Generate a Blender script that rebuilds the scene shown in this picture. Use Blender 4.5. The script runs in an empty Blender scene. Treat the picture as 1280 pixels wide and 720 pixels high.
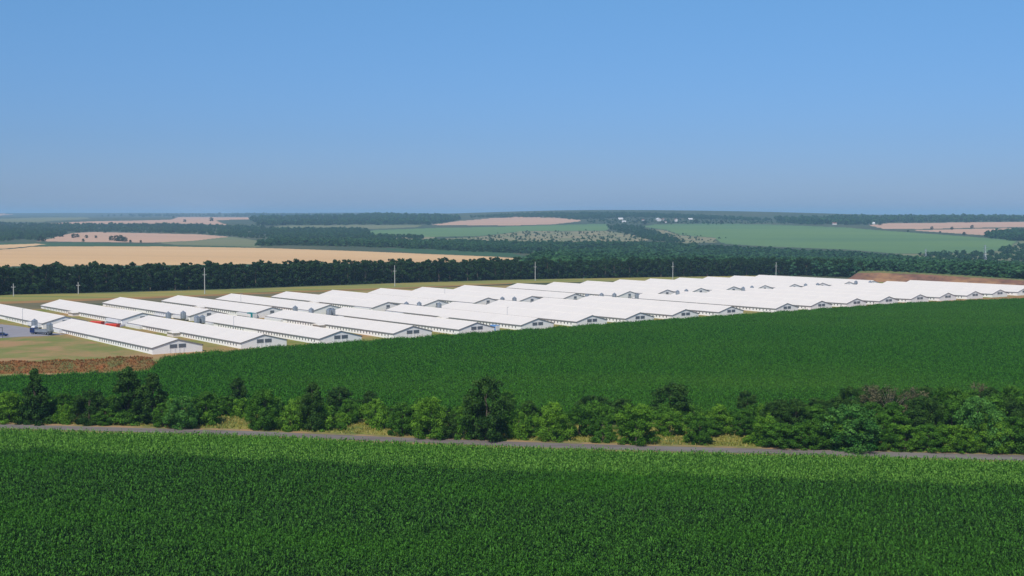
import bpy, math, random
import numpy as np
random.seed(7); rng = np.random.default_rng(7)
R = math.radians
sc = bpy.context.scene
COL = sc.collection
# ------------------------------------------------------------------ camera
CAMZ = 50.0; F = 1540.0; PITCH = math.atan(92/F)
cam = bpy.data.cameras.new('camera'); co = bpy.data.objects.new('camera', cam); COL.objects.link(co)
co.location = (0, 0, CAMZ); co.rotation_euler = (math.pi/2-PITCH, 0, 0)
cam.sensor_width = 36; cam.lens = F/1280*36; cam.clip_start = 0.5; cam.clip_end = 120000
sc.camera = co

# ------------------------------------------------------------------ terrain
def ss(a, b, x):
    t = np.clip((x-a)/(b-a), 0, 1); return t*t*(3-2*t)
YT = np.array([-1e4, 1100, 1300, 1900, 2600, 3500, 4500, 6000, 9000, 14000, 25000, 45000])
ZR = np.array([0, 0, -5, -22, -15, 2, 15, 25, 33, 42, 47, 49.])      # right: a shallow valley, then rising ground
ZL = np.array([0, 0, -1, -6, -5, 3, 10, 22, 32, 42, 47, 49.])
HILLS = [(550, 6500, 45, 1500, 1300), (-5200, 15000, 26, 3800, 2500), (-1500, 12500, 22, 2200, 1800),
         (2600, 11000, 6, 2000, 1500), (2400, 4700, 8, 900, 900), (-1200, 4300, 6, 700, 500)]
def tnoise(x, y):
    return (np.sin(x/410+1.3*np.sin(y/530))+np.sin(y/370+x/900+1.7)+.6*np.sin(x/170+y/210+.5))
def zt(x, y):
    x = np.asarray(x, float); y = np.asarray(y, float)
    k = ss(-300, 500, x)
    z = np.interp(y, YT, ZR)*k+np.interp(y, YT, ZL)*(1-k)
    z = z-0.012*np.clip(x+120, -800, 800)*(1-ss(1150, 2600, y))
    for hx, hy, a, sx, sy in HILLS:
        z = z+a*np.exp(-((x-hx)/sx)**2-((y-hy)/sy)**2)*ss(1500, 3000, y)
    return z+1.3*tnoise(x, y)*ss(1500, 3500, y)
def zn(x): return -0.012*(x+120)
CP, SP = math.cos(PITCH), math.sin(PITCH)
def ray(px, py):
    a = (px-640)/F; b = (360-py)/F
    return (a, CP+b*SP, -SP+b*CP)
YS = 60*1.009**np.arange(740); YS = YS[YS < 44500]
def unv(px, py, zoff=0.0):
    """where the lines of sight through photo pixels meet the terrain (or a level zoff above it)"""
    px = np.atleast_1d(np.asarray(px, float)); py = np.atleast_1d(np.asarray(py, float)); out = np.empty((len(px), 3))
    for c in range(0, len(px), 1500):
        a = (px[c:c+1500]-640)/F; q = (360-py[c:c+1500])/F; dy = CP+q*SP; u = a/dy; v = (-SP+q*CP)/dy
        f = lambda Y, u=u, v=v: CAMZ+v*Y-zt(u*Y, Y)-zoff
        g = f(YS[:, None]+0*u[None, :]) < 0; i = np.where(g.any(0), g.argmax(0), len(YS)-1); i = np.maximum(i, 1)
        lo, hi = YS[i-1], YS[i]
        for _ in range(24):
            m = (lo+hi)/2; k = f(m) < 0; hi = np.where(k, m, hi); lo = np.where(k, lo, m)
        out[c:c+1500] = np.stack([u*hi, hi, zt(u*hi, hi)], 1)
    return out
def un(px, py, zoff=0.0):
    return tuple(float(t) for t in unv(px, py, zoff)[0])
def inpoly(x, y, poly):
    inside = np.zeros(x.shape, bool); n = len(poly); j = n-1
    for i in range(n):
        xi, yi = poly[i][:2]; xj, yj = poly[j][:2]
        if yi != yj:
            inside ^= ((yi > y) != (yj > y)) & (x < (xj-xi)*(y-yi)/(yj-yi)+xi)
        j = i
    return inside

# ------------------------------------------------------------------ materials
def newmat(name):
    m = bpy.data.materials.new(name); m.use_nodes = True; nt = m.node_tree
    return m, nt, nt.nodes['Principled BSDF']
def lin(c): return tuple(((v/255)/12.92 if v/255 <= .04045 else ((v/255+.055)/1.055)**2.4) for v in c)+(1,)
def mat(name, c1, c2=None, scale=1.0, rough=.8, bump=0.0, c3=None, scale2=None, metal=0.0, stretch=(1, 1, 1), spec=.3, thr=(.35, .65), rot=0.0):
    m, nt, b = newmat(name); L = nt.links; N = nt.nodes
    b.inputs['Roughness'].default_value = rough; b.inputs['Metallic'].default_value = metal
    b.inputs['Specular IOR Level'].default_value = spec
    b.inputs['Base Color'].default_value = (*c1, 1)
    if c2 is None: return m
    tc = N.new('ShaderNodeTexCoord'); mp = N.new('ShaderNodeMapping'); L.new(tc.outputs['Object'], mp.inputs[0])
    mp.inputs['Scale'].default_value = stretch; mp.inputs['Rotation'].default_value = (0, 0, rot)
    def noise(s, d=6):
        n = N.new('ShaderNodeTexNoise'); n.inputs['Scale'].default_value = s; n.inputs['Detail'].default_value = d
        n.inputs['Roughness'].default_value = .62; L.new(mp.outputs[0], n.inputs['Vector']); return n
    n1 = noise(scale); r = N.new('ShaderNodeMapRange'); r.inputs[1].default_value = thr[0]; r.inputs[2].default_value = thr[1]
    L.new(n1.outputs[0], r.inputs[0])
    mx = N.new('ShaderNodeMix'); mx.data_type = 'RGBA'; L.new(r.outputs[0], mx.inputs[0])
    mx.inputs[6].default_value = (*c1, 1); mx.inputs[7].default_value = (*c2, 1); out = mx.outputs[2]
    if c3 is not None:
        n2 = noise(scale2 or scale*.23); r2 = N.new('ShaderNodeMapRange'); r2.inputs[1].default_value = .45; r2.inputs[2].default_value = .62
        L.new(n2.outputs[0], r2.inputs[0]); m2 = N.new('ShaderNodeMix'); m2.data_type = 'RGBA'; L.new(r2.outputs[0], m2.inputs[0])
        L.new(out, m2.inputs[6]); m2.inputs[7].default_value = (*c3, 1); out = m2.outputs[2]
    L.new(out, b.inputs['Base Color'])
    if bump:
        bp = N.new('ShaderNodeBump'); bp.inputs['Strength'].default_value = .8; bp.inputs['Distance'].default_value = bump
        L.new(n1.outputs[0], bp.inputs['Height']); L.new(bp.outputs[0], b.inputs['Normal'])
    return m
def leafmat(name, dark, light, patch=None, pscale=.02, transl=.25, objrand=.25, rough=.6, spec=.12):
    """leaf colour: per-leaf 'tint' attribute, per-object random, patches over the ground"""
    m, nt, b = newmat(name); L = nt.links; N = nt.nodes
    at = N.new('ShaderNodeAttribute'); at.attribute_name = 'tint'
    oi = N.new('ShaderNodeObjectInfo'); a = N.new('ShaderNodeMath'); a.operation = 'MULTIPLY_ADD'
    L.new(oi.outputs['Random'], a.inputs[0]); a.inputs[1].default_value = objrand; L.new(at.outputs['Fac'], a.inputs[2])
    s = N.new('ShaderNodeMath'); s.operation = 'SUBTRACT'; L.new(a.outputs[0], s.inputs[0]); s.inputs[1].default_value = objrand/2; s.use_clamp = True
    mx = N.new('ShaderNodeMix'); mx.data_type = 'RGBA'; L.new(s.outputs[0], mx.inputs[0])
    mx.inputs[6].default_value = (*dark, 1); mx.inputs[7].default_value = (*light, 1); out = mx.outputs[2]
    if patch:
        g = N.new('ShaderNodeNewGeometry'); n = N.new('ShaderNodeTexNoise'); n.inputs['Scale'].default_value = pscale
        n.inputs['Detail'].default_value = 5; mpp = N.new('ShaderNodeMapping'); mpp.inputs['Scale'].default_value = (.5, 1.2, 1); mpp.inputs['Rotation'].default_value = (0, 0, .5)
        L.new(g.outputs['Position'], mpp.inputs[0]); L.new(mpp.outputs[0], n.inputs['Vector'])
        r = N.new('ShaderNodeMapRange'); r.inputs[1].default_value = .48; r.inputs[2].default_value = .72; r.inputs[4].default_value = .55; L.new(n.outputs[0], r.inputs[0])
        m2 = N.new('ShaderNodeMix'); m2.data_type = 'RGBA'; L.new(r.outputs[0], m2.inputs[0]); L.new(out, m2.inputs[6]); m2.inputs[7].default_value = (*patch, 1); out = m2.outputs[2]
    L.new(out, b.inputs['Base Color']); b.inputs['Roughness'].default_value = rough; b.inputs['Specular IOR Level'].default_value = spec
    if transl:
        t = N.new('ShaderNodeBsdfTranslucent'); L.new(out, t.inputs[0]); ms = N.new('ShaderNodeMixShader'); ms.inputs[0].default_value = transl
        L.new(b.outputs[0], ms.inputs[1]); L.new(t.outputs[0], ms.inputs[2]); L.new(ms.outputs[0], N['Material Output'].inputs['Surface'])
    return m
M = {}
M['roof'] = mat('roof_sheet', (.78, .73, .66), (.73, .685, .625), .12, .55, 0, stretch=(.25, 3, 1), c3=(.75, .70, .64), scale2=.05)
M['wall'] = mat('wall_panel', (.85, .84, .81), (.88, .87, .84), .5, .7, 0)
M['fascia'] = mat('fascia_grey', (.17, .17, .18), (.21, .21, .22), 1, .6)
M['glass'] = mat('window_dark', (.03, .035, .05), None, rough=.2, spec=.5)
M['louvre'] = mat('louvre_grey', (.36, .38, .40), None, rough=.6)
M['slat'] = mat('slat_dark', (.15, .16, .17), None)
M['white'] = mat('white_paint', (.78, .78, .78), (.7, .7, .7), .8, .5)
M['pink'] = mat('porch_plaster', (.68, .58, .55), (.74, .68, .62), .6, .8)
M['steel'] = mat('galvanised_steel', (.30, .34, .38), (.42, .46, .50), 2, .35, 0, metal=.6)
M['steeldark'] = mat('steel_dark', (.12, .14, .16), None, rough=.5, metal=.3)
M['concrete'] = mat('pole_concrete', (.5, .5, .48), (.4, .4, .38), 2, .9)
M['red'] = mat('red_paint', (.75, .07, .03), (.65, .06, .03), 1, .4)
M['blue'] = mat('cab_blue', (.012, .028, .11), None, rough=.3)
M['paleblue'] = mat('container_blue', (.12, .30, .62), (.16, .34, .66), 1, .5)
M['teal'] = mat('teal_paint', (.02, .22, .24), None, rough=.5)
M['tyre'] = mat('rubber', (.02, .02, .02), None, rough=.9)
M['bark'] = mat('bark', (.09, .07, .05), (.14, .12, .09), 3, .9)
M['bark_pale'] = mat('bark_pale', (.30, .26, .20), (.22, .19, .15), 3, .9)
M['soil'] = mat('field_soil', (.035, .04, .018), (.05, .05, .025), .5, .95)
M['road'] = mat('asphalt', (.14, .118, .11), (.19, .165, .15), .6, .9, .01, c3=(.20, .185, .17), scale2=.12, stretch=(.3, 1.5, 1), rot=.12)
M['yard'] = mat('yard_asphalt', (.26, .25, .27), (.30, .29, .31), .15, .9)
M['shoulder'] = mat('dirt_shoulder', (.36, .22, .11), (.28, .21, .10), .35, .95, .03, c3=(.16, .17, .05), scale2=.15)
M['verge'] = mat('verge_grass', (.16, .19, .03), (.30, .27, .06), .25, .95, .05, c3=(.08, .13, .025), scale2=.09)
M['farmyard'] = mat('farmyard_grass', (.17, .20, .04), (.28, .24, .07), .09, .95, .03, c3=(.36, .22, .09), scale2=.03)
M['lawn'] = mat('dry_lawn', (.15, .19, .04), (.24, .22, .07), .08, .95, .03, c3=(.36, .22, .10), scale2=.045)
M['brownearth'] = mat('brown_earth', (.15, .13, .075), (.20, .17, .08), .06, .95, .05, stretch=(.4, 1.5, 1), c3=(.07, .09, .04), scale2=.03)
M['meadow'] = mat('meadow_strip', (.26, .24, .06), (.34, .28, .08), .05, .95, 0, stretch=(.4, 2, 1), c3=(.18, .22, .06), scale2=.02)
M['orange'] = mat('orange_dirt', (.36, .19, .07), (.28, .18, .07), .05, .95, 0, stretch=(.4, 2, 1))
M['mound'] = mat('red_earth_weeds', (.24, .088, .028), (.16, .13, .05), .35, .95, .3, c3=(.12, .13, .04), scale2=.22)
M['banktop'] = mat('bank_grass', (.10, .14, .04), (.17, .16, .06), .2, .95)
M['bank'] = mat('red_bank', (.22, .11, .075), (.12, .07, .05), .16, .95, .2, c3=(.30, .17, .085), scale2=.05, stretch=(1, 1, 3))
M['hills'] = mat('hill_ground', (.035, .065, .03), (.06, .085, .04), .012, .95, c3=(.08, .09, .04), scale2=.004)
def field(name, a, b, s=.01, st=(.3, 1, 1), c3=None): return mat(name, a, b, s, .95, 0, c3=c3, scale2=s*.4, stretch=st, rot=.15)
M['wheat'] = field('wheat', (.66, .42, .20), (.60, .39, .19), .008, c3=(.68, .45, .22))
M['wheatpink'] = field('ripe_field', (.57, .35, .23), (.50, .32, .21), .004)
M['crop'] = field('green_crop', (.115, .21, .065), (.14, .235, .07), .004, c3=(.095, .185, .07))
M['cropdark'] = field('dark_crop', (.03, .09, .03), (.04, .10, .035), .006)
M['olive'] = field('olive_pasture', (.15, .18, .08), (.19, .19, .09), .006)
M['scrub'] = field('scrub_ground', (.32, .26, .14), (.14, .18, .08), .012, (1, 1, 1))
M['brightcrop'] = field('bright_crop', (.14, .28, .04), (.16, .30, .05), .01)
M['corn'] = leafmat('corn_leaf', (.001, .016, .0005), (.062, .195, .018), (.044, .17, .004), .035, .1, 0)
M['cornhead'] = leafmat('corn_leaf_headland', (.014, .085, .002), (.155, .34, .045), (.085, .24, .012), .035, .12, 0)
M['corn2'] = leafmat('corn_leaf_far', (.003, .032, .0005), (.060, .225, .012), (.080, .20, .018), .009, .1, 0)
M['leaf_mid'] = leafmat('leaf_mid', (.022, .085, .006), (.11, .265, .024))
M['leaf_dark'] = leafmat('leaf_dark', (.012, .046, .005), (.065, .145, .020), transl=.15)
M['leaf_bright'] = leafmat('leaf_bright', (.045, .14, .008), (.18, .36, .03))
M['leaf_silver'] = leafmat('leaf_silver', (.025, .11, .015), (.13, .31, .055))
M['leaf_belt'] = leafmat('leaf_belt', (.006, .024, .006), (.034, .080, .020), transl=.12, objrand=.4)
M['leaf_wood'] = leafmat('leaf_wood', (.014, .060, .022), (.065, .165, .055), patch=(.018, .065, .035), pscale=.006, transl=.12, objrand=.5)
M['leaf_dead'] = leafmat('dry_twigs', (.07, .08, .03), (.17, .15, .08), transl=.1)
M['weed'] = leafmat('dry_grass', (.22, .21, .03), (.40, .34, .11), patch=(.14, .20, .03), pscale=.09, transl=.2, objrand=0)
M['weedred'] = leafmat('red_weeds', (.16, .06, .018), (.34, .14, .04), patch=(.16, .18, .06), pscale=.12, transl=.1, objrand=0)

# ------------------------------------------------------------------ mesh helpers
def tag(o, label=None, cat=None, group=None, kind=None):
    if label: o['label'] = label
    if cat: o['category'] = cat
    if group: o['group'] = group
    if kind: o['kind'] = kind
    return o
def link(o, parent=None):
    COL.objects.link(o)
    if parent is not None: o.parent = parent
    return o
def empty(name, loc, rz=0):
    o = bpy.data.objects.new(name, None); o.location = loc; o.rotation_euler = (0, 0, rz); o.empty_display_size = .5
    return link(o)
class MB:
    def __init__(s): s.v = []; s.f = []; s.m = []
    def add(s, vs, fs, mi=0):
        n = len(s.v); s.v += [tuple(v) for v in vs]; s.f += [tuple(n+i for i in f) for f in fs]; s.m += [mi]*len(fs); return s
    def box(s, x0, x1, y0, y1, z0, z1, mi=0):
        return s.add([(x0,y0,z0),(x1,y0,z0),(x1,y1,z0),(x0,y1,z0),(x0,y0,z1),(x1,y0,z1),(x1,y1,z1),(x0,y1,z1)],
              [(0,3,2,1),(4,5,6,7),(0,1,5,4),(1,2,6,5),(2,3,7,6),(3,0,4,7)], mi)
    def tube(s, p, q, r0, r1, n=8, mi=0):
        p = np.array(p, float); q = np.array(q, float); d = q-p; d /= np.linalg.norm(d)+1e-9
        a = np.cross(d, (0, 0, 1)) if abs(d[2]) < .9 else np.cross(d, (1, 0, 0)); a /= np.linalg.norm(a); b = np.cross(d, a)
        vs = []
        for c, r in ((p, r0), (q, r1)):
            for i in range(n):
                t = 2*math.pi*i/n; vs.append(c+r*(math.cos(t)*a+math.sin(t)*b))
        fs = [(i, (i+1) % n, n+(i+1) % n, n+i) for i in range(n)]+[tuple(range(n))[::-1], tuple(range(n, 2*n))]
        return s.add(vs, fs, mi)
    def prism(s, prof, y0, y1, mi=0):          # profile (x, z) pushed along y
        n = len(prof); vs = [(x, y0, z) for x, z in prof]+[(x, y1, z) for x, z in prof]
        fs = [(i, n+i, n+(i+1) % n, (i+1) % n) for i in range(n)]+[tuple(range(n)), tuple(range(n, 2*n))[::-1]]
        return s.add(vs, fs, mi)
    def mesh(s, name, mats, smooth=False):
        me = bpy.data.meshes.new(name); me.from_pydata(s.v, [], s.f)
        for m in (mats if isinstance(mats, (list, tuple)) else [mats]): me.materials.append(m)
        me.polygons.foreach_set('material_index', s.m)
        if smooth: me.polygons.foreach_set('use_smooth', [True]*len(s.f))
        me.update(); return me
    def build(s, name, mats, parent=None, smooth=False):
        return link(bpy.data.objects.new(name, s.mesh(name, mats, smooth)), parent)
def quadmesh(name, V, m, tint=None):
    """V (n,4,3) -> mesh of n separate quads"""
    n = len(V); me = bpy.data.meshes.new(name)
    me.vertices.add(n*4); me.vertices.foreach_set('co', V.reshape(-1).astype(np.float32))
    me.loops.add(n*4); me.loops.foreach_set('vertex_index', np.arange(n*4, dtype=np.int32))
    me.polygons.add(n); me.polygons.foreach_set('loop_start', np.arange(0, n*4, 4, dtype=np.int32))
    me.polygons.foreach_set('loop_total', np.full(n, 4, np.int32))
    me.materials.append(m); me.update(calc_edges=True)
    if tint is not None:
        a = me.attributes.new('tint', 'FLOAT', 'FACE'); a.data.foreach_set('value', tint.astype(np.float32))
    return me
def gridmesh(name, X, Y, Z, faces_mask, m, smooth=True):
    """regular grid, only masked cells"""
    nr, nc = X.shape; ids = np.arange(nr*nc).reshape(nr, nc)
    q = np.stack([ids[:-1, :-1], ids[:-1, 1:], ids[1:, 1:], ids[1:, :-1]], -1)[faces_mask]
    used, inv = np.unique(q.reshape(-1), return_inverse=True); n = len(q)
    P = np.stack([X, Y, Z], -1).reshape(-1, 3)[used]
    me = bpy.data.meshes.new(name); me.vertices.add(len(P)); me.vertices.foreach_set('co', P.reshape(-1).astype(np.float32))
    me.loops.add(n*4); me.loops.foreach_set('vertex_index', inv.astype(np.int32))
    me.polygons.add(n); me.polygons.foreach_set('loop_start', np.arange(0, n*4, 4, dtype=np.int32)); me.polygons.foreach_set('loop_total', np.full(n, 4, np.int32))
    if smooth: me.polygons.foreach_set('use_smooth', np.ones(n, bool))
    me.materials.append(m); me.update(calc_edges=True); return me

# ------------------------------------------------------------------ ground: terrain split into fields
rows = [-400.0]
while rows[-1] < 44000:
    y = rows[-1]
    rows.append(y+(25 if y < 1080 else min(max(6, .45*y*y/154000), 700)))
rows = np.array(rows); NCOL = 760
S = np.linspace(-1, 1, NCOL)
Yg = np.repeat(rows[:, None], NCOL, 1); Xg = S[None, :]*(0.62*np.maximum(Yg, 0)+700)
Zg = zt(Xg, Yg)
cx = (Xg[:-1, :-1]+Xg[1:, 1:])/2; cy = (Yg[:-1, :-1]+Yg[1:, 1:])/2
FIELDS = [
 ('wheat_field', 'wheat', [(-120,312),(0,312),(40,308.5),(80,308),(200,308),(330,310),(420,313),(520,317),(620,321),(655,323.5),(600,327),(560,328),(450,329),(330,330),(160,332),(0,333.5),(-120,334)]),
 ('wheat_field', 'wheat', [(-60,306.5),(0,306),(48,304.5),(56,305.5),(30,308.5),(0,311),(-60,311.5)]),
 ('green_field', 'cropdark', [(-60,301.5),(0,303.5),(60,303.5),(100,302.8),(220,306.5),(320,309),(330,310.2),(200,307.8),(60,308),(40,308.3),(56,305.3),(48,304.3),(0,305.8),(-60,306)]),
 ('green_field', 'cropdark', [(-60,334.3),(0,333.8),(160,332.2),(330,330.3),(450,329.2),(450,336),(330,338),(0,342),(-60,342)]),
 ('ripe_field', 'wheatpink', [(46,301.5),(95,291),(120,290),(250,293),(287,296),(240,301),(190,303.2),(100,302.4)]),
 ('olive_field', 'olive', [(195,303.2),(240,301),(289,296),(325,301),(325,308.7),(220,306)]),
 ('ripe_field', 'wheatpink', [(55,279.5),(120,276.5),(215,274.5),(225,271.2),(313,271.6),(315,274),(270,275.2),(285,281.5),(225,279.5),(100,280.3)]),
 ('olive_field', 'olive', [(-60,274),(0,273.5),(108,271.5),(112,273.5),(50,277.6),(-60,278)]),
 ('ripe_field', 'wheatpink', [(-40,267.2),(0,266.9),(15,268),(0,269.6),(-40,269.8)]),
 ('ripe_field', 'wheatpink', [(538,281.3),(575,276),(620,272.2),(650,271.3),(690,272),(722,274.3),(728,276),(690,280.5),(640,281.8)]),
 ('green_field', 'crop', [(455,290),(470,287.5),(540,285),(640,283),(700,281),(758,279.8),(765,284),(757,288),(700,288.5),(650,289),(600,295),(540,296),(460,295)]),
 ('olive_field', 'olive', [(335,284),(360,282),(440,281),(530,281.5),(520,284),(455,286.5),(380,286)]),
 ('scrubland', 'scrub', [(545,299),(600,296),(650,289.3),(757,288.5),(790,293),(812,299),(800,303),(700,303),(600,303.5)]),
 ('scrubland', 'scrub', [(800,285),(830,287.5),(848,294),(893,297.5),(897,303),(850,304),(838,297)]),
 ('green_field', 'crop', [(800,283),(820,280.5),(880,279.5),(960,280.5),(1060,284.5),(1100,288),(1180,293.5),(1272,300.5),(1262,308),(1235,316),(1120,317),(1060,312),(960,308),(905,304.5),(893,297),(850,293.5),(832,287)]),
 ('ripe_field', 'wheatpink', [(1085,281.5),(1110,279),(1180,278.4),(1400,277),(1400,281),(1230,284.5),(1150,286.3),(1105,286)]),
 ('ripe_field', 'wheatpink', [(1140,288),(1200,286.3),(1400,283),(1400,291),(1265,292),(1240,294.5),(1200,292)]),
 ('olive_field', 'olive', [(1120,317.5),(1235,316.5),(1262,308.5),(1275,301),(1420,298),(1420,327),(1190,325),(1140,322)]),
 ('ripe_field', 'wheatpink', [(343,276.4),(368,276.2),(366,278.2),(345,278.4)]),
 ('ripe_field', 'wheatpink', [(527,272.4),(546,271.9),(541,275),(523,275.2)]),
 ('ripe_field', 'wheatpink', [(1020,275.3),(1062,275),(1066,276.6),(1024,277)]),
 ('scrubland', 'scrub', [(440,297.5),(460,295),(545,296.3),(545,299),(470,299.5)]),
 ('green_field', 'cropdark', [(470,310),(560,312.2),(640,316),(664,322),(620,320.6),(520,316.5)]),
 ('brown_field', 'scrub', [(1243,330),(1300,328.5),(1420,328),(1420,333),(1248,333.5)]),
 ('bright_green_field', 'brightcrop', [(1252,341),(1290,339.5),(1420,339),(1420,346),(1290,347),(1262,345)]),
]
owner = np.full(cx.shape, -1)
for i, (n, mk, poly) in enumerate(FIELDS):
    w = [un(*p) for p in poly]
    FIELDS[i] += (w,)
    owner[inpoly(cx, cy, w) & (owner < 0)] = i
tag(link(bpy.data.objects.new('ground', gridmesh('ground', Xg, Yg, Zg, owner < 0, M['hills']))), kind='structure')
for i, (n, mk, poly, w) in enumerate(FIELDS):
    msk = owner == i
    if msk.any(): tag(link(bpy.data.objects.new(n, gridmesh(n, Xg, Yg, Zg, msk, M[mk]))), kind='structure')

def sheet(name, pts_px, m, off, zoff=0):
    P = [un(*p, zoff) for p in pts_px]
    me = bpy.data.meshes.new(name); me.from_pydata([(x, y, zn(x)+off) for x, y, _ in P], [], [tuple(range(len(P)))]); me.materials.append(m)
    import bmesh
    b = bmesh.new(); b.from_mesh(me); bmesh.ops.triangulate(b, faces=b.faces); bmesh.ops.recalc_face_normals(b, faces=b.faces)
    if sum(f.normal.z for f in b.faces) < 0: bmesh.ops.reverse_faces(b, faces=b.faces)
    b.to_mesh(me); b.free()
    return tag(link(bpy.data.objects.new(name, me)), kind='structure')
ROADT = [(-300,520.5),(0,530.5),(160,535),(320,539.5),(480,546.5),(640,552.5),(800,557.5),(960,561.5),(1120,565.5),(1280,569.5),(1600,578)]
ROADB = [(x, y+4.9+x*.0014) for x, y in ROADT]
sheet('verge', [(-300,503),(0,510),(640,524),(1280,540),(1600,546)]+[(x, y+3) for x, y in ROADT][::-1], M['verge'], .03)
sheet('road_shoulder', [(x, y-2.4) for x, y in ROADT]+[(x, y+3) for x, y in ROADB][::-1], M['shoulder'], .055)
sheet('road', ROADT+ROADB[::-1], M['road'], .085)
FARN = [(-400,474),(0,471),(185,465),(205,450),(253,443),(480,427),(700,412),(870,400),(1000,391),(1130,382),(1280,376),(1500,367)]
sheet('farmyard', FARN+[(1500,356),(1280,357),(1075,350),(960,352),(620,357),(300,368),(0,382),(-400,388)], M['farmyard'], .03)
sheet('dry_lawn', [(-400,474),(0,471),(185,465),(205,450),(203,447),(72,417.5),(45,411),(0,408.5),(-400,430)], M['lawn'], .06)
sheet('yard', [(-90,412),(0,405.5),(20,407.5),(44,411.5),(58,415.5),(82,418),(60,420.2),(30,421),(0,422.8),(-90,426)], M['yard'], .09)
sheet('yard', [(62,414),(120,404),(205,391.5),(222,392.5),(150,409),(118,412),(84,418)], M['yard'], .12)
sheet('earth_strip', [(-300,386),(0,379.5),(60,377),(200,371.5),(330,367.5),(430,364.5),(430,366.5),(330,371),(200,378),(60,386),(-300,396)], M['brownearth'], .06)
sheet('meadow', [(-300,375),(0,369),(160,365.5),(300,361.5),(490,354.5),(640,350),(800,347),(960,344),(960,348),(640,354.5),(490,360),(300,366.5),(160,373),(0,379),(-300,385)], M['meadow'], .09)
sheet('dirt_track', [(-300,384),(0,377.4),(160,372),(300,367),(490,360),(640,354),(640,355),(490,361.5),(300,368.6),(160,374.4),(0,380.4),(-300,387)], M['orange'], .12)
sheet('dirt_track', [(1000,390),(1130,381),(1280,375),(1500,366),(1500,361),(1280,370),(1130,378),(1000,387.5)], M['orange'], .06)

# ------------------------------------------------------------------ scatter helper (stuff)
SRC = {}
def scatter(name, pts, rotz, scl, idx, sources, label, cat, tilt=None):
    me = bpy.data.meshes.new(name); n = len(pts)
    me.vertices.add(n); me.vertices.foreach_set('co', np.asarray(pts, np.float32).reshape(-1))
    rot = np.zeros((n, 3), np.float32); rot[:, 2] = rotz
    s3 = np.asarray(scl, np.float32); s3 = s3 if s3.ndim == 2 else np.repeat(s3[:, None], 3, 1)
    a = me.attributes.new('rot', 'FLOAT_VECTOR', 'POINT'); a.data.foreach_set('vector', rot.reshape(-1))
    a = me.attributes.new('scl', 'FLOAT_VECTOR', 'POINT'); a.data.foreach_set('vector', s3.reshape(-1))
    a = me.attributes.new('idx', 'INT', 'POINT'); a.data.foreach_set('value', np.asarray(idx, np.int32))
    o = link(bpy.data.objects.new(name, me))
    ng = bpy.data.node_groups.new('scatter_'+name, 'GeometryNodeTree')
    ng.interface.new_socket('Geometry', in_out='INPUT', socket_type='NodeSocketGeometry'); ng.interface.new_socket('Geometry', in_out='OUTPUT', socket_type='NodeSocketGeometry')
    N = ng.nodes; L = ng.links; gi = N.new('NodeGroupInput'); go = N.new('NodeGroupOutput'); iop = N.new('GeometryNodeInstanceOnPoints'); jn = N.new('GeometryNodeJoinGeometry')
    for so in reversed(sources):
        oi = N.new('GeometryNodeObjectInfo'); oi.inputs['Object'].default_value = so; g2 = N.new('GeometryNodeGeometryToInstance')
        L.new(oi.outputs['Geometry'], g2.inputs[0]); L.new(g2.outputs[0], jn.inputs[0])
    def na(nm, ty):
        k = N.new('GeometryNodeInputNamedAttribute'); k.data_type = ty; k.inputs['Name'].default_value = nm; return k.outputs['Attribute']
    L.new(gi.outputs[0], iop.inputs['Points']); L.new(jn.outputs[0], iop.inputs['Instance']); iop.inputs['Pick Instance'].default_value = True
    L.new(na('idx', 'INT'), iop.inputs['Instance Index']); L.new(na('rot', 'FLOAT_VECTOR'), iop.inputs['Rotation']); L.new(na('scl', 'FLOAT_VECTOR'), iop.inputs['Scale'])
    L.new(iop.outputs[0], go.inputs[0])
    md = o.modifiers.new('scatter', 'NODES'); md.node_group = ng
    return tag(o, label, cat, None, 'stuff')

# ------------------------------------------------------------------ corn
T = 4.2
def corn_tile(seed, m, hgt=2.1, wid=.12, gap=.22, amp=.34):
    r = np.random.default_rng(seed); P = []
    for i in range(6):
        for j in range(int(T/gap)):
            P.append((-T/2+.35+i*.7+r.normal(0, .12), -T/2+(j+.5)*gap+r.normal(0, .05)))
    P = np.array(P); n = len(P); h = hgt*(1+r.normal(0, amp*.5, n)); K = 9
    out = []; tint = []; pt = r.uniform(0, 1, n)**1.3
    for k in range(K):
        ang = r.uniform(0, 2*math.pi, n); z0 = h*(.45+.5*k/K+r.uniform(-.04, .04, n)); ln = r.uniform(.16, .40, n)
        d = np.stack([np.cos(ang), np.sin(ang)], 1); p = np.stack([-d[:, 1], d[:, 0]], 1)*wid*r.uniform(.7, 1.3, n)[:, None]
        up = r.uniform(.06, .34, n); dn = r.uniform(-.35, .10, n)
        a = np.c_[P, z0]; b = np.c_[P+d*ln[:, None]*.55, z0+up]; c = np.c_[P+d*ln[:, None]*1.2, z0+up+dn]
        w = np.c_[p, np.zeros(n)]
        out.append(np.stack([a-w*.5, a+w*.5, b+w*.6, b-w*.6], 1)); out.append(np.stack([b-w*.6, b+w*.6, c+w*.12, c-w*.12], 1))
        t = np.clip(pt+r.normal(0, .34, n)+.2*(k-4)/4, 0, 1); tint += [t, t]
    V = np.concatenate(out); return bpy.data.objects.new('corn_tile', quadmesh('corn_tile', V, m, np.concatenate(tint)))
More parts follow.
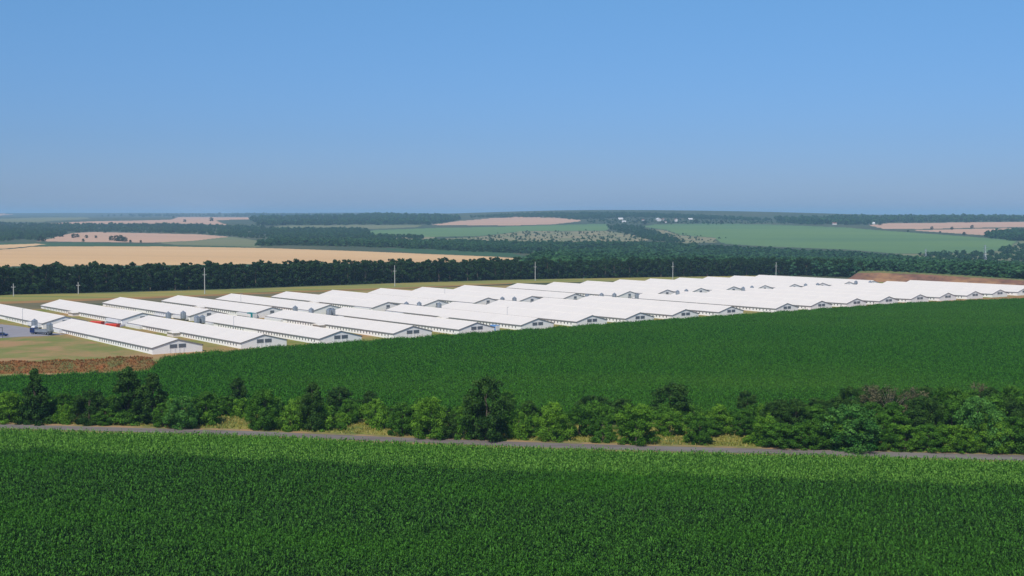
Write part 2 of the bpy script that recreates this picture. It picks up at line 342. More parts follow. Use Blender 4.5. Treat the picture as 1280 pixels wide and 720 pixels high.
def cornfield(name, poly, m, ang, seed, label, hgt=2.1, gap=.22, wid=.13, edge=None):
    src = [corn_tile(seed+k, m, hgt, wid, gap) for k in range(8)]
    ca, sa = math.cos(ang), math.sin(ang); P = np.array([p[:2] for p in poly])
    U = np.c_[P[:, 0]*ca+P[:, 1]*sa, -P[:, 0]*sa+P[:, 1]*ca]
    gu, gv = np.meshgrid(np.arange(U[:, 0].min(), U[:, 0].max(), T), np.arange(U[:, 1].min(), U[:, 1].max(), T))
    if edge is not None:       # columns of tiles start flush with the field edge
        E = np.array([p[:2] for p in edge]); eu = E[:, 0]*ca+E[:, 1]*sa; ev = -E[:, 0]*sa+E[:, 1]*ca; o_ = np.argsort(eu)
        gv = gv-gv.min()+T/2; gv = np.interp(gu, eu[o_], ev[o_])-gv
    x = gu*ca-gv*sa; y = gu*sa+gv*ca; k = inpoly(x, y, [tuple(p) for p in P]); x = x[k]; y = y[k]; n = len(x)
    lo = np.sin(x/23+1.3*np.sin(y/31))*np.sin(y/27+.7)+.5*np.sin(x/9+y/13)
    s = np.ones((n, 3)); s[:, 2] = 1+.05*lo+rng.normal(0, .03, n); s[:, 0] = rng.choice([-1, 1], n)
    rot = ang+rng.choice([0, math.pi], n)+(math.pi/2 if edge is not None else 0)
    return scatter(name, np.c_[x, y, zn(x)], rot, s, rng.integers(0, 8, n), src, label, 'crop')
ct = 2.0
head_edge = [(-160,540),(0,561),(45,562),(110,566),(250,570),(480,580),(640,587),(800,592),(960,596),(1120,601),(1280,607),(1480,613)]
corn_top = [(x, y-.7) for x, y in ROADB]
PT = [un(x, y, ct) for x, y in corn_top]; PH = [un(x, y, ct) for x, y in head_edge]
cornfield('corn_headland', PT+PH[::-1], M['cornhead'], math.atan2(PT[-2][1]-PT[1][1], PT[-2][0]-PT[1][0]), 100, 'lighter green corn in the headland strip along the near side of the road', edge=PT)
near = [(150, 95, 0), (-150, 95, 0)]
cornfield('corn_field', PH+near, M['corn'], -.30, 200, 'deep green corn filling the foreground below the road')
tf = [(-400,471),(0,469),(185,463),(192,458),(205,446),(253,440.3),(340,433.5),(480,423.5),(596,415),(700,408.5),(800,401),(870,396.5),(1000,387.5),(1130,378.5),(1280,372.5),(1520,363)]
nb = [(1600,543),(1280,536),(960,529),(640,521),(0,507),(-400,498)]
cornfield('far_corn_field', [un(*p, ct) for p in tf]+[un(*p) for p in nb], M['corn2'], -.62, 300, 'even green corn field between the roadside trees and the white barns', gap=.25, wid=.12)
sheet('field_soil', [(-300,527.5)]+[(x, y+2.8) for x, y in ROADB]+[(1700,800),(-500,800)], M['soil'], .02)
sheet('field_soil', [(x, y+3) for x, y in tf]+nb, M['soil'], .02)

# ------------------------------------------------------------------ trees
def crown_quads(r, H, Rw, shape, ncl, nl, leaf, base=.12, rag=1.0, cr=.30, squash=.8):
    C = []; 
    for i in range(ncl):
        t = (i+r.uniform(0, 1))/ncl
        if shape == 'cone': e = (1-t)**.75*.95+.06
        elif shape == 'tall': e = (math.sin(math.pi*min(1, t*.86+.12))**.7)
        elif shape == 'shrub': e = math.sqrt(max(0, 1-t*t*.95))
        else: e = math.sqrt(max(.02, 1-(1.55*t-.58)**2))
        a = r.uniform(0, 2*math.pi); rr = e*Rw*(r.uniform(.15, 1)**.5)*(1-.35*cr*e)
        C.append((rr*math.cos(a)*(1+.18*rag*r.normal()), rr*math.sin(a)*(1+.18*rag*r.normal()), H*(base+(1-base)*t*.94), Rw*cr*(.55+.45*e)*r.uniform(.65, 1.3), r.uniform(-.34, .34)))
    C = np.array(C); ci = r.integers(0, ncl, nl); w = C[:, 3]**2; ci = r.choice(ncl, nl, p=w/w.sum()); c = C[ci]
    d = r.normal(size=(nl, 3)); d[:, 2] += .25; d /= np.linalg.norm(d, axis=1)[:, None]
    rad = c[:, 3]*(r.uniform(.2, 1.1, nl)**.6+np.abs(r.normal(0, .16, nl)))
    P = c[:, :3]+d*rad[:, None]*np.array([1, 1, squash]); P[:, 2] = np.maximum(P[:, 2], leaf*.5)
    nrm = d+r.normal(0, .55, (nl, 3)); nrm /= np.linalg.norm(nrm, axis=1)[:, None]
    a = np.cross(nrm, r.normal(size=(nl, 3))); a /= np.linalg.norm(a, axis=1)[:, None]; b = np.cross(nrm, a)
    s = leaf*r.uniform(.6, 1.35, nl)[:, None]*.5
    V = np.stack([P-a*s-b*s*.45, P+a*s*.15-b*s*.8, P+a*s+b*s*.35, P-a*s*.2+b*s*.75], 1)
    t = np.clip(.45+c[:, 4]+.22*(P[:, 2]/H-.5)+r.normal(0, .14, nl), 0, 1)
    return V, t, C
def tree_meshes(seed, H, Rw, shape, m, ncl=40, nl=6000, leaf=.42, base=.12, cr=.30, bark='bark', limbs=10, rag=1.0, tr=None):
    r = np.random.default_rng(seed); V, t, C = crown_quads(r, H, Rw, shape, ncl, nl, leaf, base, rag, cr)
    crown = quadmesh('crown', V, M[m], t)
    b = MB(); tr = tr or H*.022+.05; top = H*.78
    pts = [np.array((0, 0, -.3))]
    for k in range(1, 6): pts.append(np.array((r.normal(0, .02)*H*k/5, r.normal(0, .02)*H*k/5, top*k/5)))
    for k in range(5): b.tube(pts[k], pts[k+1], tr*(1-.17*k), tr*(1-.17*(k+1)), 7)
    for i in r.choice(len(C), min(limbs, len(C)), replace=False):
        c = C[i, :3]; k = min(4, int(max(0, c[2]*.62)/top*5)); p = pts[k]; b.tube(p, c, tr*.35, tr*.08, 5)
    return crown, b.mesh('trunk', M[bark])
def place_tree(name, meshes, x, y, z, s, rz, label, cat, group, wx=1.0):
    o = empty(name, (x, y, z), rz); o.scale = (s*wx, s*wx, s); tag(o, label, cat, group)
    for nm, me in zip(('crown', 'trunk'), meshes): link(bpy.data.objects.new(nm, me), o)
    return o
TM = {}
def TMS(key, n, *a, **k): TM[key] = [tree_meshes(hash_(key)+i, *a, **k) for i in range(n)]
def hash_(s): return sum(ord(c)*(i+3) for i, c in enumerate(s))*11
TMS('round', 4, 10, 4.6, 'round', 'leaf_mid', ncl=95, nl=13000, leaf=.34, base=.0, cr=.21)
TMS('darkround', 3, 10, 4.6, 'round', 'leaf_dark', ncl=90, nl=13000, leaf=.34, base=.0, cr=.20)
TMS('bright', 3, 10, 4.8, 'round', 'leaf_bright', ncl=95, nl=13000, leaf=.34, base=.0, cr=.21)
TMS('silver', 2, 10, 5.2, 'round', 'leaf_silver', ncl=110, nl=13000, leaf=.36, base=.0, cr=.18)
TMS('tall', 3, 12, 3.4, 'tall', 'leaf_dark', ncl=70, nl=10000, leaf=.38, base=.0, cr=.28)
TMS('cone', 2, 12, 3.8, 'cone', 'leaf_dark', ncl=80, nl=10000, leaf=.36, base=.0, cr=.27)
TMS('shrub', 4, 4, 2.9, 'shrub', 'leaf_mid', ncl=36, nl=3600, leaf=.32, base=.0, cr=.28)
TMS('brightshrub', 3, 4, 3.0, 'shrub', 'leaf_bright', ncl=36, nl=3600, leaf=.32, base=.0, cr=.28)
TMS('dead', 1, 10, 4.4, 'round', 'leaf_dead', ncl=50, nl=1100, leaf=.30, base=.35, cr=.22, bark='bark_pale', limbs=40, tr=.22)
TMS('thin', 2, 11, 4.4, 'round', 'leaf_dead', ncl=44, nl=2000, leaf=.34, base=.2, cr=.25, limbs=30)
G1 = 'trees and bushes of the hedge along the road'
# px, base y, top y, width px, kind, label, category
ROADTREES = [
 (12,529,490,46,'bright','bright green rounded tree at the left edge of the photo','tree'),
 (45,530,461,44,'cone','tall dark pointed tree, leftmost of the tall ones beside the road','tree'),
 (80,524,492,34,'round','mid green round tree just right of the leftmost tall pointed tree','tree'),
 (112,531,487,42,'darkround','dark broad bush between the pointed tree and the tall dark pair','tree'),
 (140,528,494,30,'round','mid green tree tucked against the left side of the tall dark pair','tree'),
 (161,531,458,46,'tall','tall dark tree, the higher left one of the pair before the red mound','tree'),
 (191,532,466,38,'tall','tall dark tree, the narrower right one of the pair beside the red mound','tree'),
 (228,537,494,40,'silver','pale leafed light green tree right of the tall dark pair, close to the road','tree'),
 (258,531,490,40,'round','round green tree between the pale leafed one and the grassy gap','tree'),
 (297,509,472,24,'tall','small lone blackish tree standing up against the corn field','tree'),
 (283,520,496,30,'round','low green tree in front of the small lone blackish tree','tree'),
 (330,538,487,46,'round','olive green rounded tree near the road, right of the small lone blackish tree','tree'),
 (362,539,507,32,'brightshrub','light green shrub between the olive rounded tree and the dark ragged tall one','bush'),
 (391,540,477,36,'tall','dark ragged tall tree with a narrow top, left of centre of the hedge','tree'),
 (424,517,484,46,'darkround','dark crown rising behind the hedge just right of the ragged tall tree','tree'),
 (436,531,499,28,'round','mid green tree in front of the dark crown right of the ragged tall tree','tree'),
 (463,516,489,24,'darkround','small dark crown behind the hedge between two green trees','tree'),
 (470,532,499,32,'bright','yellowish green tree below the small dark crown','tree'),
 (503,545,503,44,'round','round dense green bush near the road left of the darker wide one','tree'),
 (538,549,496,50,'bright','wide bright topped tree two bushes left of the big round tree','tree'),
 (556,549,517,32,'darkround','dark bush at the road edge right of the wide bright topped tree','bush'),
 (580,550,520,28,'shrub','low green shrub at the foot of the big round tree, on its left','bush'),
 (586,530,499,26,'bright','small light green tree on the left flank of the big round tree','tree'),
 (608,551,471,62,'darkround','biggest round dark tree in the middle of the hedge','tree'),
 (634,525,489,30,'round','green tree leaning on the right side of the big round tree','tree'),
 (649,549,516,34,'brightshrub','light green shrub just right of the big round tree by the road','bush'),
 (661,526,501,22,'darkround','small blackish tree behind the light shrub right of the big round tree','tree'),
 (691,552,503,44,'bright','light green tree with a dark foot, first large one right of the blackish small tree','tree'),
 (724,546,507,42,'round','dense mid green tree, second large one right of the blackish small tree','tree'),
 (742,524,494,56,'darkround','wide dark crown at the back of the hedge right of the centre','tree'),
 (753,554,538,34,'shrub','low round shrub standing alone on the straw grass next to the road','bush'),
 (778,528,499,40,'darkround','dark crown at the back of the hedge left of the big dark dome','tree'),
 (795,556,505,56,'bright','light topped round tree with a dark foot reaching down to the road','tree'),
 (838,526,479,56,'darkround','big dark dome shaped tree at the back against the corn field','tree'),
 (837,545,516,44,'bright','bright green bush in front of the big dark dome','bush'),
 (875,556,519,36,'round','green cone like bush near the road right of the bright bush','bush'),
 (898,543,506,40,'bright','bright round tree between the two bushes right of the big dark dome','tree'),
 (934,522,488,28,'darkround','narrow dark tree rising at the back left of the dense thicket','tree'),
 (930,546,513,34,'round','mid green bush below the narrow dark tree','bush'),
 (957,558,520,38,'bright','bright bush forming the left end of the dense thicket','bush'),
 (1112,540,483,44,'dead','pale leafless dead tree standing in the dense thicket','tree'),
 (1062,562,506,80,'silver','wide pale green tree with silvery leaves at the front of the thicket','tree'),
 (1222,565,496,64,'silver','tall pale green tree in the right part of the thicket','tree'),
 (1088,540,481,46,'thin','thin brownish tree just left of the dead tree at the back of the thicket','tree'),
 (1142,541,484,46,'thin','thin brownish crown right of the dead tree at the back of the thicket','tree'),
 (1221,536,478,30,'thin','thin brownish crown behind the tall pale green tree','tree'),
]
BASEH = {'round': 10, 'darkround': 10, 'bright': 10, 'silver': 10, 'tall': 12, 'cone': 12, 'shrub': 4.2, 'brightshrub': 4.2, 'dead': 10, 'thin': 11}
BASER = {'round': 4.9, 'darkround': 4.8, 'bright': 5.0, 'silver': 5.3, 'tall': 3.7, 'cone': 3.9, 'shrub': 3.3, 'brightshrub': 3.3, 'dead': 4.5, 'thin': 4.6}
cnt = {}
def roadtree(px, by, ty, w, kind, label, cat, group=G1):
    x, y, z = un(px, by-1.5, 0); z = zn(x)
    y += .0; ppm = F/y*1.0
    h = (by-ty)/ppm*1.02; s = h/BASEH[kind]; wx = (w/2/ppm)/(BASER[kind]*s); wx = min(max(wx, .7), 1.7)
    k = cnt.get(kind, 0); cnt[kind] = k+1
    nm = {'shrub': 'bush', 'brightshrub': 'bush', 'dead': 'dead_tree'}.get(kind, 'tree' if cat == 'tree' else 'bush')
    return place_tree(nm, TM[kind][k % len(TM[kind])], x, y, z-.1, s, random.uniform(0, 6.28), label, cat, group, wx)
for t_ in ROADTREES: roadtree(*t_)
# the dense thicket on the right: nothing tells these crowns apart
rr = random.Random(5)
L1 = 'leafy green tree packed among others in the dense thicket on the right'
for px in range(972, 1330, 27):
    f = (px-972)/330
    roadtree(px+rr.uniform(-5, 5), 560+8*f+rr.uniform(-1, 1), 524+rr.uniform(-8, 8), rr.uniform(40, 54), rr.choice(['round', 'bright', 'round']), L1, 'tree', 'trees of the dense thicket')
for px in range(968, 1340, 25):
    f = (px-968)/330
    roadtree(px+rr.uniform(-5, 5), 548+6*f+rr.uniform(-2, 2), 506-12*f+rr.uniform(-6, 8), rr.uniform(36, 52), rr.choice(['round', 'darkround', 'round', 'darkround']), L1, 'tree', 'trees of the dense thicket')
for px in range(975, 1345, 22):
    f = (px-975)/330
    roadtree(px+rr.uniform(-5, 5), 534+7*f+rr.uniform(-2, 2), (500-20*min(1, f*2.6)+4*max(0, f-.4)-10*max(0, f-.75))+rr.uniform(-4, 7), rr.uniform(32, 46), rr.choice(['round', 'darkround', 'darkround', 'round']), L1, 'tree', 'trees of the dense thicket')
L2 = 'low green understorey bush filling the hedge behind the roadside trees'
for px in range(-12, 965, 21):
    by = 516+px*.0155
    if rr.random() < .86: roadtree(px+rr.uniform(-8, 8), by+rr.uniform(-3, 5), by-rr.uniform(16, 27), rr.uniform(26, 44), rr.choice(['shrub', 'shrub', 'brightshrub', 'shrub']), L2, 'bush', 'understorey bushes of the hedge')
L3 = 'small shrub on the grass verge between the hedge and the road'
for px in range(-8, 965, 24):
    by = 527+px*.024
    if not (262 < px < 314 or 340 < px < 372 or 700 < px < 735 or 806 < px < 870 or 882 < px < 948) and rr.random() < .85: roadtree(px+rr.uniform(-8, 8), by+rr.uniform(-4, 3), by-rr.uniform(18, 30), rr.uniform(28, 42), rr.choice(['shrub', 'round', 'brightshrub', 'shrub']), L2, 'bush', 'understorey bushes of the hedge')
for px in [25, 62, 76, 128, 215, 245, 318, 345, 412, 420, 520, 525, 597, 622, 640, 672, 770, 862, 940]:
    by = 525+px*.032+rr.uniform(-1, 4)
    if px < 960: roadtree(px+rr.uniform(-6, 6), by, by-rr.uniform(8, 15), rr.uniform(16, 26), rr.choice(['shrub', 'brightshrub']), L3, 'bush', 'small shrubs on the verge')
roadtree(1094, 352.5, 347, 22, 'shrub', 'green bush behind the white roofs at the foot of the red bank', 'bush', 'bushes by the red bank')
roadtree(1108, 352.8, 347.5, 16, 'shrub', 'smaller green bush right of the other one at the foot of the red bank', 'bush', 'bushes by the red bank')
# dry grass on the verge
def tufts(name, polypx, n, m, h, label, zfun=None, clump=1.0):
    W = [un(*p) for p in polypx]; P = np.array([p[:2] for p in W]); lo = P.min(0); hi = P.max(0)
    x = rng.uniform(lo[0], hi[0], n); y = rng.uniform(lo[1], hi[1], n); k = inpoly(x, y, [tuple(p) for p in P]); x = x[k]; y = y[k]; n = len(x)
    z = zn(x) if zfun is None else zfun(x, y); a = rng.uniform(0, 6.28, n); w = rng.uniform(.08, .2, n); hh = h*rng.uniform(.4, 1.2, n)
    l = rng.normal(0, .22, (n, 2))
    d = np.stack([np.cos(a)*w, np.sin(a)*w, np.zeros(n)], 1); b = np.stack([x, y, z], 1); t = b+np.c_[l, hh]
    V = np.stack([b-d, b+d, t+d*.3, t-d*.3], 1)
    return tag(link(bpy.data.objects.new(name, quadmesh(name, V, M[m], rng.uniform(0, 1, n)))), label, 'grass', None, 'stuff')
tufts('dry_grass', [(-200,512),(0,514),(640,530),(1280,552),(1400,556)]+[(x, y-2) for x, y in ROADT[::-1][:-1]]+[(-200,522)], 60000, 'weed', .55, 'straw coloured and green grass on the verge behind the road')

# ------------------------------------------------------------------ earth banks
def bank(name, crest, half, m, label, cat, kind_noise, wh=.9, seed=1, group=None, top=None):
    """ridge of earth along crest points (x, y, height)"""
    r = np.random.default_rng(seed); c = np.array(crest, float)
    seg = np.r_[0, np.cumsum(np.hypot(*np.diff(c[:, :2], axis=0).T))]; n = int(seg[-1]/1.2); s = np.linspace(0, seg[-1], n)
    X = np.interp(s, seg, c[:, 0]); Y = np.interp(s, seg, c[:, 1]); Hh = np.interp(s, seg, c[:, 2])
    tx = np.gradient(X); ty = np.gradient(Y); l = np.hypot(tx, ty); nx = -ty/l; ny = tx/l
    v = np.linspace(-1, 1, 21); XX = X[:, None]+nx[:, None]*v*half; YY = Y[:, None]+ny[:, None]*v*half
    prof = np.maximum(0, 1-np.abs(v)**1.7)
    nz = sum(a*np.sin(XX*f+YY*g+p) for a, f, g, p in [(.18, .31, .5, 1), (.14, .8, -.6, 2), (.1, 1.7, 1.1, .3), (.07, 3.1, -2.3, 4)])
    ZZ = zn(XX)+Hh[:, None]*prof*(1+wh*nz*.9)+r.normal(0, .08, XX.shape)*kind_noise*prof-.05
    me = gridmesh(name, XX, YY, ZZ, np.ones((n-1, 20), bool), m, smooth=False)
    o = link(bpy.data.objects.new(name, me)); tag(o, label, cat, group)
    if top:
        me.materials.append(top); mi = np.zeros((n-1, 20), np.int32); mi[:, 7:13] = 1; me.polygons.foreach_set('material_index', mi.ravel())
    return o, (XX, YY, ZZ)
cr = []
for px, by, h in [(-60,468,2.6),(0,467,2.9),(60,466,3.0),(120,464.5,3.2),(165,463,3.9),(180,462.5,3.2),(191,462,.3)]:
    x, y, z = un(px, by); cr.append((x, y+6, h))
mo, (mx_, my_, mz_) = bank('earth_mound', cr, 7.0, M['mound'], 'long low mound of rust red earth covered with dry weeds at the left edge', 'earth mound', 1.0, .45)
ii = rng.integers(0, mx_.size, 9000); jx = rng.normal(0, .4, 9000)
bx = mx_.ravel()[ii]+jx; by_ = my_.ravel()[ii]+rng.normal(0, .3, 9000); bz = mz_.ravel()[ii]
a = rng.uniform(0, 6.28, 9000); d = np.stack([np.cos(a)*.16, np.sin(a)*.16, a*0], 1); b0 = np.stack([bx, by_, bz-.1], 1); t0 = b0+np.c_[rng.normal(0, .25, (9000, 2)), rng.uniform(.15, .55, 9000)]
tag(link(bpy.data.objects.new('mound_weeds', quadmesh('mound_weeds', np.stack([b0-d, b0+d, t0+d*.4, t0-d*.4], 1), M['weedred'], rng.uniform(0, 1, 9000)))), 'rusty and straw coloured dry weeds growing over the red mound', 'weeds', None, 'stuff')
cr = []
for px, by, h in [(1070,351,.5),(1080,351.5,7.4),(1105,352.5,8.4),(1180,355,7.6),(1240,358,6.8),(1290,360,6.0),(1380,364,6.0),(1460,368,3)]:
    x, y, z = un(px, by); cr.append((x, y+14, h))
bank('earth_bank', cr, 16, M['bank'], 'long red brown earth bank with a grassy top behind the last barns', 'earth bank', 1.5, .12, 3, top=M['banktop'])

# ------------------------------------------------------------------ barns
W_, LEN, EAV, RID = 19.0, 110.0, 2.5, 5.0
BANG = math.atan2(.805, 1.0)            # long axis leans 38.8 deg to the left of the view
def barn_template(front):
    P = {}
    h = W_/2
    b = MB(); b.prism([(-h, -.6), (h, -.6), (h, EAV), (0, RID-.12), (-h, EAV)], 0, LEN)
    P['wall'] = [('wall', b.mesh('wall', M['wall']), None)]
    b = MB(); sl = (RID-EAV)/h; e = h+.28; ze = EAV-sl*.28+.1
    for s in (-1, 1): b.prism([(0, RID+.1), (s*e, ze), (s*e, ze-.13), (0, RID-.05)][::s], -.18, LEN+.18)
    b.prism([(-.3, RID+.03), (.3, RID+.03), (0, RID+.22)], -.20, LEN+.20)
    P['roof'] = [('roof', b.mesh('roof', M['roof']), None)]
    b = MB()
    for s in (-1, 1):
        b.box(s*(e-.02)-.06, s*(e-.02)+.06, -.24, LEN+.24, ze-.42, ze-.02)
        for y in (-.21, LEN+.21): b.prism([(s*.0, RID+.06), (s*e, ze+.0), (s*e, ze-.22), (s*.0, RID-.18)][::s], y-.06, y+.06)
    P['fascia'] = [('fascia', b.mesh('fascia', M['fascia']), None)]
    b = MB(); b.box(-.03, .04, -.27, .27, 0, .85); win = b.mesh('window', M['glass'])
    lo, hi = (4, LEN-20) if front else (18, LEN-4)
    P['window'] = []
    y = lo
    while y < hi:
        if not (abs(y-LEN*.52) < 6): P['window'].append(('window', win, (-h-.01, y, .95)))
        y += 2.35
    P['vent'] = []
    if front:
        for x0 in (-3.1, .25):
            b = MB(); b.box(x0, x0+2.85, -.10, .02, 1.95, 3.35)
            for k in range(6): b.box(x0+.1, x0+2.75, -.16, -.09, 2.06+k*.21, 2.14+k*.21, 1)
            P['vent'].append(('vent', b.mesh('vent', [M['louvre'], M['slat']]), None))
        b = MB()
        for x0 in (-2.9, -1.1, .6, 2.3): b.box(x0-.25, x0+.25, -.06, .01, .1, 1.75)
        P['vent'].append(('panel', b.mesh('panel', M['white']), None))
    else:
        b = MB(); b.box(-1.1, 1.1, -.08, .02, 2.2, 3.5)
        for k in range(5): b.box(-1.0, 1.0, -.14, -.07, 2.3+k*.24, 2.38+k*.24, 1)
        P['vent'].append(('vent', b.mesh('vent', [M['louvre'], M['slat']]), None))
        b = MB(); b.box(-1.4, 1.4, -.07, .02, 0, 1.95); P['vent'].append(('door', b.mesh('door', M['louvre']), None))
    # cooling box on the long wall at the end by the central lane
    y0, y1 = (LEN-17, LEN-1) if front else (1, 16)
    b = MB(); b.box(-h-1.5, -h+.02, y0, y1, .75, 2.15); b.box(-h-1.3, -h+.01, y0+.3, y1-.3, -.3, .76, 1)
    P['box'] = [('air_inlet', b.mesh('air_inlet', [M['white'], M['steeldark']]), None)]
    # porch halfway
    b = MB(); yc = LEN*.52
    b.box(-h-3.2, -h+.02, yc-3, yc+3, -.4, 2.2)
    pr = b.mesh('porch', M['pink'])
    b = MB(); vs = [(-h-3.7, yc-3.5, 2.18), (-h-3.7, yc, 2.95), (-h-3.7, yc+3.5, 2.18), (-h+1.5, yc-3.5, 2.18), (-h+1.5, yc, 2.95), (-h+1.5, yc+3.5, 2.18)]
    b.add(vs, [(0, 1, 4, 3), (1, 2, 5, 4), (0, 2, 1), (3, 4, 5), (0, 3, 5, 2)])
    pf = b.mesh('porch_roof', M['roof'])
    return P, (pr, pf)
TA = barn_template(True); TB = barn_template(False)
ORD = ['first', 'second', 'third', 'fourth', 'fifth', 'sixth', 'seventh', 'eighth', 'ninth', 'tenth', 'eleventh', 'twelfth', 'thirteenth', 'fourteenth', 'fifteenth', 'sixteenth', 'seventeenth', 'eighteenth', 'nineteenth', 'twentieth']
def barn(px, py, front, i):
    x, y, _ = un(px, py, RID); z = zn(x)
    o = empty('poultry_barn', (x, y, z), BANG)
    if front: lb = f"long white barn, {ORD[i]} from the left in the front row by the green field"
    else: lb = f"long white barn, {ORD[i]} from the left in the rear row before the tree belt"
    tag(o, lb, 'barn', 'long white barns standing in two rows')
    P, (pr, pf) = TA if front else TB
    for k in ('wall', 'roof', 'fascia', 'window', 'vent', 'box'):
        for nm, me, loc in P[k]:
            c = bpy.data.objects.new(nm, me); link(c, o)
            if loc: c.location = loc
    if i % 2 == 1 and i < 10:
        c = link(bpy.data.objects.new('porch', pr), o); link(bpy.data.objects.new('porch_roof', pf), c)
    return x, y
FA = [(222,424),(330,418),(426,413.5),(516,407.5),(596,403),(672,398),(740,394),(800,390.5),(857,386.5),(914,383),(984,379),(1027,376),(1071,373),(1111,370.5),(1150,368),(1185,366),(1219,364),(1250,362),(1281,360),(1309,358.5)]
FB = [(81,395.5),(178,391),(261,387),(340,384),(412,381),(485,377.5),(547,375),(610,372),(665,370),(719,367),(787,364),(834,362),(876,360),(917,358),(956,356.5),(993,355),(1028,353.5),(1061,352),(1092,350.8)]
AX = [barn(*p, True, i) for i, p in enumerate(FA)]
BX = [barn(*p, False, i) for i, p in enumerate(FB)]
ca, sa = math.cos(BANG), math.sin(BANG)
def bloc(o, u, v):      # barn-local to world
    return (o[0]+u*ca-v*sa, o[1]+u*sa+v*ca)

# ------------------------------------------------------------------ feed silos
def silo_meshes():
    b = MB(); b.tube((0, 0, 2.0), (0, 0, 4.9), 1.35, 1.35, 16)
    for k in range(4): b.tube((0, 0, 2.2+k*.8), (0, 0, 2.28+k*.8), 1.38, 1.38, 16)
    tk = b.mesh('tank', M['steel'])
    b = MB(); b.tube((0, 0, 4.9), (0, 0, 5.7), 1.42, .25, 16); b.tube((0, 0, 5.7), (0, 0, 5.85), .28, .28, 8); cn = b.mesh('cone_roof', M['steel'])
    b = MB(); b.tube((0, 0, 1.0), (0, 0, 2.0), .25, 1.34, 16); hp = b.mesh('hopper', M['steel'])
    b = MB(); b.tube((0, 0, -.2), (0, 0, 2.3), .09, .09, 6); lg = b.mesh('leg', M['steeldark'])
    return tk, cn, hp, lg
SM = silo_meshes()
def silo(x, y, label, s=1.0):
    o = empty('feed_silo', (x, y, zn(x)), BANG); o.scale = (s, s, s); tag(o, label, 'silo', 'galvanised feed silos between the barn rows')
    for nm, me in zip(('tank', 'cone_roof', 'hopper'), SM[:3]): link(bpy.data.objects.new(nm, me), o)
    for k in range(4):
        l = link(bpy.data.objects.new('leg', SM[3]), o); t = math.pi/4+k*math.pi/2; l.location = (1.2*math.cos(t), 1.2*math.sin(t), 0)
SIL = [(43,398.5),(62,403),(205,388.5),(229,388.5),(246,394),(253,393.5),(369,382),(389,384.5),(411,385),(416,384.5),(508,377),(524,377),(549,378),(628,370.8),(643,370.8),(734,367),(752,366),(768,366),(796,366.5),(847,362.5),(858,361.2),(929,358.3),(940,357),(1003,354),(1013,353),(1070,350.6),(1079,350.3)]
for i, (px, ty) in enumerate(SIL):
    pos = un(px, ty, 5.8*.93)
    nb_ = min(range(len(BX)), key=lambda k: (BX[k][0]-pos[0])**2+(BX[k][1]-pos[1])**2)
    dx = pos[0]-BX[nb_][0]; dy = pos[1]-BX[nb_][1]; v = -dx*sa+dy*ca; u = dx*ca+dy*sa
    if v > -2 and abs(u) < 11: pos = (pos[0]+(v+3.5)*sa, pos[1]-(v+3.5)*ca)
    silo(pos[0], pos[1], f"galvanised feed silo, {ORD[i] if i < 20 else 'twenty-'+ORD[i-20]} from the left in the line between the two barn rows", .93)

# ------------------------------------------------------------------ poles
def pole(px, by, ty, label, lit=False):
    x, y, z = un(px, by); h = (by-ty)*y/F
    o = empty('power_pole', (x, y, z), 0.12); tag(o, label, 'pole', 'power poles behind the barns')
    b = MB(); b.tube((0, 0, -.5), (0, 0, h), .30, .20, 8); b.build('shaft', M['concrete'], o)
    b = MB(); b.box(-1.1, 1.1, -.08, .08, h-h*.27, h-h*.27+.18); b.build('crossarm', M['concrete'], o)
    for xx in (-.95, 0, .95):
        b = MB(); zz = h if xx == 0 else h-h*.27+.18; b.tube((xx, 0, zz), (xx, 0, zz+.35), .07, .09, 6); b.build('insulator', M['white'], o)
for a_ in [(17,370.5,355,'short concrete power pole before the tree belt, leftmost of all the poles'),(98,368,353,'short concrete power pole before the tree belt, second from the left'),
          (256,367.5,335,'tall concrete power pole rising above the barns, left of the wheat field middle'),(493.5,358,332,'concrete power pole behind the barns with a crossarm, fourth from the left'),
          (669,351,327.5,'concrete power pole with two arms near the middle of the photo'),(841,349,327.5,'concrete power pole behind the roofs right of the middle'),
          (970,346,328,'concrete power pole above the long run of white roofs, left of the earth bank'),(1068.5,346,330.5,'concrete power pole at the left end of the red earth bank'),
          (1171,341,332,'pale pole in the wood above the red earth bank'),(1236.5,340.5,333,'pale pole, left one of two near the right edge'),(1247,339,330,'pale pole, right one of two near the right edge')]:
    pole(*a_)
def lamp(px, ty, h, label):
    x, y, _ = un(px, ty, h); o = empty('light_pole', (x, y, zn(x)), .4); tag(o, label, 'lamp post', 'thin lamp posts among the barns')
    b = MB(); b.tube((0, 0, -.3), (0, 0, h), .11, .07, 6); b.build('shaft', M['steel'], o)
    b = MB(); b.box(-.1, .9, -.12, .12, h-.05, h+.08); b.build('lamp_head', M['steel'], o)
for px, ty, lb in [(28,386,'thin lamp post in front of the leftmost rear barn'),(292,396,'thin lamp post beside the second front barn'),(556,360,'thin lamp post behind the rear barns left of centre'),
                   (634,384,'thin lamp post above the roofs of the fourth and fifth front barns'),(729,347.5,'thin lamp post at the back edge of the roofs right of the two armed pole'),(301,367,'thin lamp post above the fourth rear barn roof')]:
    lamp(px, ty, 7.5, lb)

